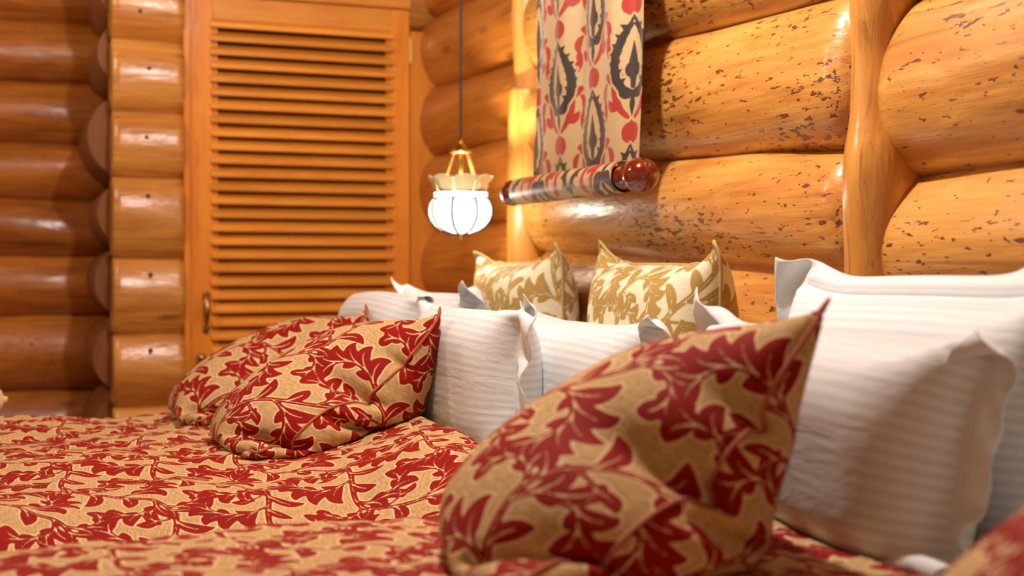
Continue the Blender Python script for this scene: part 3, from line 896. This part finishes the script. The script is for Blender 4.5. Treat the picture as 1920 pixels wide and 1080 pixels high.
wp(-4.10, -3.40, 1.03, 1.06, 1.00, 1.02, 21, 'white flanged pillow behind the red cushion on the louvred door side', GL, planes=[((0, 0.985, 0.8), (0, 1, 0.0)), ((0, 1.15, 0.8), (0, -1, 0.03))], bedf=flatl)
wp(-4.16, -3.42, 1.22, 1.21, 1.085, 1.075, 22, 'white pillow at the back, on the louvred door side, its top edge above the others', GL, H=0.55, planes=[((0, 1.16, 0.8), (0, 1, -0.03)), ((0, 1.36, 0.8), (0, -1, 0.03))], bedf=flatl)
wp(-3.38, -2.66, 1.05, 1.075, 0.985, 1.055, 23, 'white striped pillow standing on end flange, in front of its row, behind red cushion', GL, planes=[((0, 0.985, 0.8), (0, 1, 0.0)), ((0, 1.18, 0.8), (0, -1, 0.03))], bedf=flatl)
wp(-3.16, -2.42, 1.24, 1.27, 1.03, 1.01, 24, 'white striped pillow with folded-over flange corner before the gold cushion', GL, planes=[((0, 1.17, 0.8), (0, 1, -0.03)), ((0, 1.40, 0.8), (0, -1, 0.03))], bedf=flatl)
flatr = lambda x, y: np.full_like(x, 0.70)
wp(-2.03, -1.31, 1.12, 1.16, 1.075, 1.03, 25, 'white striped pillow behind the red cushion of the bed below the broad post', GR, planes=[((0, 1.05, 0.8), (0, 1, 0.0)), ((0, 1.27, 0.8), (0, -1, 0.03))], bedf=flatr, W=0.78)
wp(-2.07, -1.33, 1.34, 1.35, 1.13, 1.13, 26, 'white pillow at the back against the logs, beside the broad post', GR, planes=[((0, 1.28, 0.8), (0, 1, -0.03)), ((0, 1.47, 0.8), (0, -1, 0.03))], bedf=flatr, W=0.78, H=0.54)
wp(-1.26, -0.56, 1.25, 1.30, 1.02, 1.02, 27, 'white pillow mostly out of view behind the red cushion at the bed side', GR, planes=[((0, 1.19, 0.8), (0, 1, 0.0)), ((0, 1.42, 0.8), (0, -1, 0.03))], bedf=flatr)

def gold_cushion(xl, xr, yl, yr, zl, zr, seed, off, rot, label, W=0.58, H=0.60, thick=0.13, zb=0.70, lean=0.05, k=4, ymin=1.385):
    c = [(xl, yl - lean, zb), (xr, yr - lean, zb), (xr, yr, zr), (xl, yl, zl)]
    P = solve_pillow(c, W, H, 36, 34, 0, thick, [((0, 1.60, 1.0), (0, -1, 0)), ((0, ymin, 1.0), (0, 1, 0.0))], flatl, seed=seed, grav=1.5, pin=0.5, pin_end=0.14, bend=0.45)
    return cushion('cushion', P, W, H, k, M['gold_damask'], M['gold_pipe'], off, rot, label, 'cream and gold cushions along the log wall', 0.0045)
gold_cushion(-3.91, -3.40, 1.40, 1.46, 1.175, 1.20, 31, (0.1, 0.0), 0.3, 'cream and gold leaf cushion below the lacquered rod end near the lamp')
gold_cushion(-3.08, -2.51, 1.46, 1.46, 1.21, 1.19, 32, (0.3, 0.2), 0.2, 'cream and gold leaf cushion between two white pillows below the speckled logs', W=0.64)
gold_cushion(-1.58, -1.02, 1.52, 1.52, 1.25, 1.22, 33, (0.05, 0.3), 0.1, 'cream and gold leaf cushion right of the broad post', H=0.60, ymin=1.45)

# ================================================================== PENDANT LAMP
LP = onY(864, 385, 1.385); LX, LY = LP.x, LP.y
axial = (LP - EYE).dot(fwd); mpp = axial / FPX                # metres per pixel at the lamp
def lz(py): return LP.z + (385 - py) * mpp
lamp = empty('pendant_lamp', (LX, LY, lz(440))); tag(lamp, 'lit white ribbed glass pendant lamp with brass crown hanging on a dark cord', 'lamp')
z0 = lamp.location.z
def zl_(py): return lz(py) - z0
link('cord', tube_mesh('cord', [(0, 0, zl_(262)), (0, 0, 1.9), (0, 0, 2.8 - z0)], 0.0042, 8), M['cord'], lamp)
px = mpp
lathe('cap', [(0.002, zl_(258)), (4 * px, zl_(258)), (4.5 * px, zl_(268)), (7 * px, zl_(272)), (13 * px, zl_(278)), (17 * px, zl_(281)), (21 * px, zl_(283)), (21 * px, zl_(287)), (15 * px, zl_(288)), (0.002, zl_(288))], 24, M['brass'], lamp)
lathe('stem', [(0.001, zl_(286)), (4 * px, zl_(287)), (4 * px, zl_(296)), (6 * px, zl_(300)), (4 * px, zl_(306)), (6 * px, zl_(316)), (4 * px, zl_(322)), (4 * px, zl_(330)), (0.001, zl_(331))], 14, M['brass'], lamp)
NS = 8
bulb = point_light('bulb', (0, 0, zl_(398)), 34.0, (1.0, 0.90, 0.70), 0.025); bulb.parent = lamp
# chains of small links
bm = bmesh.new()
linkm = tube_mesh('chain_link', [(1.7 * px * math.cos(a), 0, 3.2 * px * math.sin(a)) for a in np.linspace(0, 2 * PI, 12, endpoint=False)], 0.7 * px, 5, True)
for c in range(4):
    a = c * PI / 2 + 0.5
    p0 = Vector((18 * px * math.cos(a), 18 * px * math.sin(a), zl_(288))); p1 = Vector((38 * px * math.cos(a), 38 * px * math.sin(a), zl_(333)))
    for i in range(9):
        q = link('chain_link', linkm, M['brass'], lamp)
        q.location = p0.lerp(p1, (i + 0.5) / 9)
        dirv = (p1 - p0).normalized()
        q.rotation_mode = 'QUATERNION'
        q.rotation_quaternion = dirv.to_track_quat('Z', 'Y') @ Matrix.Rotation((i % 2) * PI / 2, 3, 'Z').to_quaternion()
# crown of flared panes
def pane(name, prof, a0, a1, mat, parent, thick, top_arch=0.0, seg=8):
    an = np.linspace(a0, a1, seg + 1); s = np.linspace(-1, 1, seg + 1)
    V = []
    pr = np.array(prof)
    zt = pr[:, 1].max(); zb_ = pr[:, 1].min()
    chord = math.cos((a1 - a0) / 2)
    for lay in (0, 1):
        for r, z in pr:
            f = (z - zb_) / (zt - zb_)
            zz = z - top_arch * f * f * np.abs(s) ** 2.2
            R = (r - lay * thick)
            V.append(np.stack([R * np.cos(an), R * np.sin(an), zz], 1))
    V = np.concatenate(V); n = len(pr); m = seg + 1
    Q = np.concatenate([grid_quads(n, m), grid_quads(n, m, n * m, True)])
    idx = np.arange(n * m).reshape(n, m)
    loop = np.concatenate([idx[:-1, 0], idx[-1, :-1], idx[:0:-1, -1], idx[0, :0:-1]]); l2 = np.roll(loop, -1)
    Q = np.concatenate([Q, np.stack([l2, loop, loop + n * m, l2 + n * m], 1)])
    return link(name, arr_mesh(name, V, Q), mat, parent)
A0 = 0.18
crown_prof = [(49 * px, zl_(361)), (51 * px, zl_(352)), (55 * px, zl_(343)), (60 * px, zl_(335)), (62 * px, zl_(331)), (61 * px, zl_(329))]
globe_prof = [(52 * px, zl_(373)), (58 * px, zl_(382)), (60.5 * px, zl_(393)), (60 * px, zl_(403)), (56 * px, zl_(414)), (48 * px, zl_(424)), (36 * px, zl_(432)), (20 * px, zl_(437.5)), (6 * px, zl_(439))]
for i in range(NS):
    a = A0 + i * 2 * PI / NS; b = a + 2 * PI / NS
    pane('crown_pane', crown_prof, a + 0.03, b - 0.03, M['frost'], lamp, 0.004, 6 * px)
    pane('globe_pane', globe_prof[::-1], a + 0.012, b - 0.012, M['opal'], lamp, 0.003)
    pane('band_pane', [(50 * px, zl_(372)), (50.5 * px, zl_(361))], a + 0.05, b - 0.05, M['opal'], lamp, 0.003)
    link('rib', tube_mesh('rib', [(r * 1.004 * math.cos(a), r * 1.004 * math.sin(a), z) for r, z in globe_prof], 2.1 * px, 6), M['lead'], lamp)
    link('crown_rib', tube_mesh('crown_rib', [(r * math.cos(a), r * math.sin(a), z - 3 * px) for r, z in [(51 * px, zl_(374))] + crown_prof], 1.1 * px, 6), M['brass'], lamp)
for zz, r in ((360, 51), (373, 53)):
    link('ring', tube_mesh('ring', [(r * px * math.cos(a), r * px * math.sin(a), zl_(zz)) for a in np.linspace(0, 2 * PI, 40, endpoint=False)], 1.3 * px, 6, True), M['lead'], lamp)
lathe('finial', [(0.001, zl_(436)), (8 * px, zl_(438)), (8 * px, zl_(440)), (4 * px, zl_(443)), (4.5 * px, zl_(447)), (0.001, zl_(452))], 16, M['brass'], lamp)
for c in range(4):                                            # arms from the stem to the crown
    a = c * PI / 2 + 0.5
    link('arm', tube_mesh('arm', [(3 * px * math.cos(a), 3 * px * math.sin(a), zl_(329)), (50 * px * math.cos(a), 50 * px * math.sin(a), zl_(360))], 1.2 * px, 6), M['brass'], lamp)

# ================================================================== WALL HANGING
w = NT('ikat_weave')
dk = w.attr('dark').outputs['Fac']; rd = w.attr('pat').outputs['Fac']; cl = w.attr('cl').outputs['Vector']
wv = w.noise(w.mapv(cl, (420, 700, 1)), 1.0, 2, 0.6)
jag = w.math('MULTIPLY', w.math('SUBTRACT', w.noise(w.mapv(cl, (160, 420, 1)), 1.0, 2), 0.5), 0.006)
base = w.mix(wv, lin(202, 176, 128), lin(172, 144, 98))
c1 = w.mix(w.ramp(w.math('ADD', rd, jag), -0.0006, 0.0006, 1, 0), base, w.mix(wv, lin(174, 44, 22), lin(150, 30, 14)))
c2 = w.mix(w.ramp(w.math('ADD', dk, jag), -0.0006, 0.0006, 1, 0), c1, w.mix(wv, lin(50, 34, 26), lin(34, 22, 18)))
w.set(Base_Color=c2, Roughness=0.42, Sheen_Weight=0.15, Normal=w.bump(wv, 0.15, 0.001), Coat_Weight=0.05, Coat_Roughness=0.3)
M['ikat'] = w.m
BX0, BX1, BY = -3.64, -2.94, 1.50
RZ = E + 0.226; RR = 0.034
hang = empty('wall_hanging', ((BX0 + BX1) / 2, BY, RZ - 0.04)); tag(hang, 'long ikat cloth hanging of red and black medallions on a lacquered rod', 'wall hanging')
hl = hang.location
step = 0.0032
top = 2.12
Ls = top - RZ
s = np.arange(0, Ls + RR * 2 * PI * 0.80, step); xx = np.arange(BX0, BX1 + step, step)
Sg, Xg = np.meshgrid(s, xx, indexing='ij')
uu = (Xg - BX0) / (BX1 - BX0)
fall = smoothstep(0.0, 0.35, Ls - Sg)
fold = (0.012 * np.sin(2 * PI * (2.1 * uu + 0.10) + 0.5 * np.sin(2.0 * Sg)) + 0.007 * np.sin(2 * PI * 4.3 * uu + 1.2)) * (0.25 + 0.75 * fall)
th = np.clip((Sg - Ls) / RR, 0, None)
cyy = BY - RR + 0.006
Rr = RR + 0.002 + 0.0012 * th
Yg = np.where(Sg < Ls, BY + 0.006 + fold, cyy + Rr * np.cos(th) + fold * np.clip(1 - th, 0, 1))
Zg = np.where(Sg < Ls, top - Sg, RZ - Rr * np.sin(th))
Xw = Xg + 0.006 * np.sin(3.0 * Sg + 1) * (0.3 + uu)
Vb = np.stack([Xw - hl.x, Yg - hl.y, Zg - hl.z], -1)
me = arr_mesh('cloth', Vb.reshape(-1, 3), grid_quads(*Xg.shape))
set_attr(me, 'cl', np.stack([Xg, Sg, 0 * Sg], -1).reshape(-1, 3), 'FLOAT_VECTOR')
tu, tv = (Xg - BX0) * 0.80 + 0.075, Ls - Sg + 0.02
set_attr(me, 'pat', IK_RED.sample(tu, tv).ravel()); set_attr(me, 'dark', IK_DARK.sample(tu, tv).ravel())
o = link('cloth', me, M['ikat'], hang)
sd = o.modifiers.new('thickness', 'SOLIDIFY'); sd.thickness = 0.002; sd.offset = 0
rod_c = (0, cyy - hl.y, RZ - hl.z)
hwid = (BX1 - BX0) / 2
lathe('rod', [(0.001, -hwid - 0.02), (RR * 0.93, -hwid - 0.02), (RR * 0.93, hwid + 0.02), (0.001, hwid + 0.02)], 24, M['lacquer'], hang, rod_c, 'x')
fin = [(0.018, 0.0), (0.030, 0.004), (0.034, 0.016), (0.029, 0.026), (0.033, 0.034), (0.041, 0.052), (0.044, 0.070), (0.041, 0.090), (0.031, 0.106), (0.015, 0.115), (0.001, 0.117)]
fl_ = lathe('finial', fin, 28, M['lacquer'], hang, (hwid + 0.012, rod_c[1], rod_c[2]), 'x'); fl_['label'] = 'dark red turned rod end'
fl_ = lathe('finial', [(r * 0.92, -z * 0.8) for r, z in fin], 28, M['lacquer'], hang, (-hwid - 0.012, rod_c[1], rod_c[2]), 'x'); fl_['label'] = 'dark red turned rod end'
lathe('top_rod', [(0.001, -hwid - 0.05), (0.016, -hwid - 0.05), (0.016, hwid + 0.05), (0.001, hwid + 0.05)], 16, M['lacquer'], hang, (0, BY + 0.006 - hl.y, top - hl.z), 'x')
for sx in (-1, 1):
    bm = bmesh.new(); box(bm, (sx * (hwid + 0.03) - 0.008, BY - hl.y, top - hl.z - 0.008), (sx * (hwid + 0.03) + 0.008, 1.66 - hl.y, top - hl.z + 0.008), 0.002)
    link('bracket', bm_mesh('bracket', bm), M['lead'], hang)

# ================================================================== CREAM BOLSTER at the far bed edge
w = NT('cream_cord'); w.set(Base_Color=w.mix(w.noise(None, 90, 3), lin(236, 220, 172), lin(206, 182, 128)), Roughness=0.7, Sheen_Weight=0.2); M['cream'] = w.m
bp = onX(10, 765, -3.98)
bo = empty('bolster', (-3.98, bp.y - 0.22, float(bed_left(np.array(-3.98), np.array(bp.y - 0.1))) )); tag(bo, 'cream ribbed bolster on the duvet at the bed edge before the dark logs', 'bolster')
prof = []
for i in range(41):
    t_ = i / 40; y_ = -0.22 + 0.44 * t_
    e_ = max(0.0, 1 - (abs(t_ - 0.5) * 2) ** 5) ** 0.5
    prof.append((0.002 + 0.052 * e_, y_))
bod = lathe('cover', prof, 48, M['cream'], bo)
me = bod.data
for v in me.vertices:
    a_ = math.atan2(v.co.y, v.co.x); k_ = 1 + 0.05 * math.cos(16 * a_)
    x_, y_, z_ = v.co.x * k_, v.co.y * k_, v.co.z
    v.co = (x_, z_, y_ + 0.055)
for sy in (-1, 1):
    link('button', tube_mesh('button', [(0, sy * 0.212, 0.055), (0, sy * 0.226, 0.055)], [0.012, 0.008], 12), M['cream'], bo)
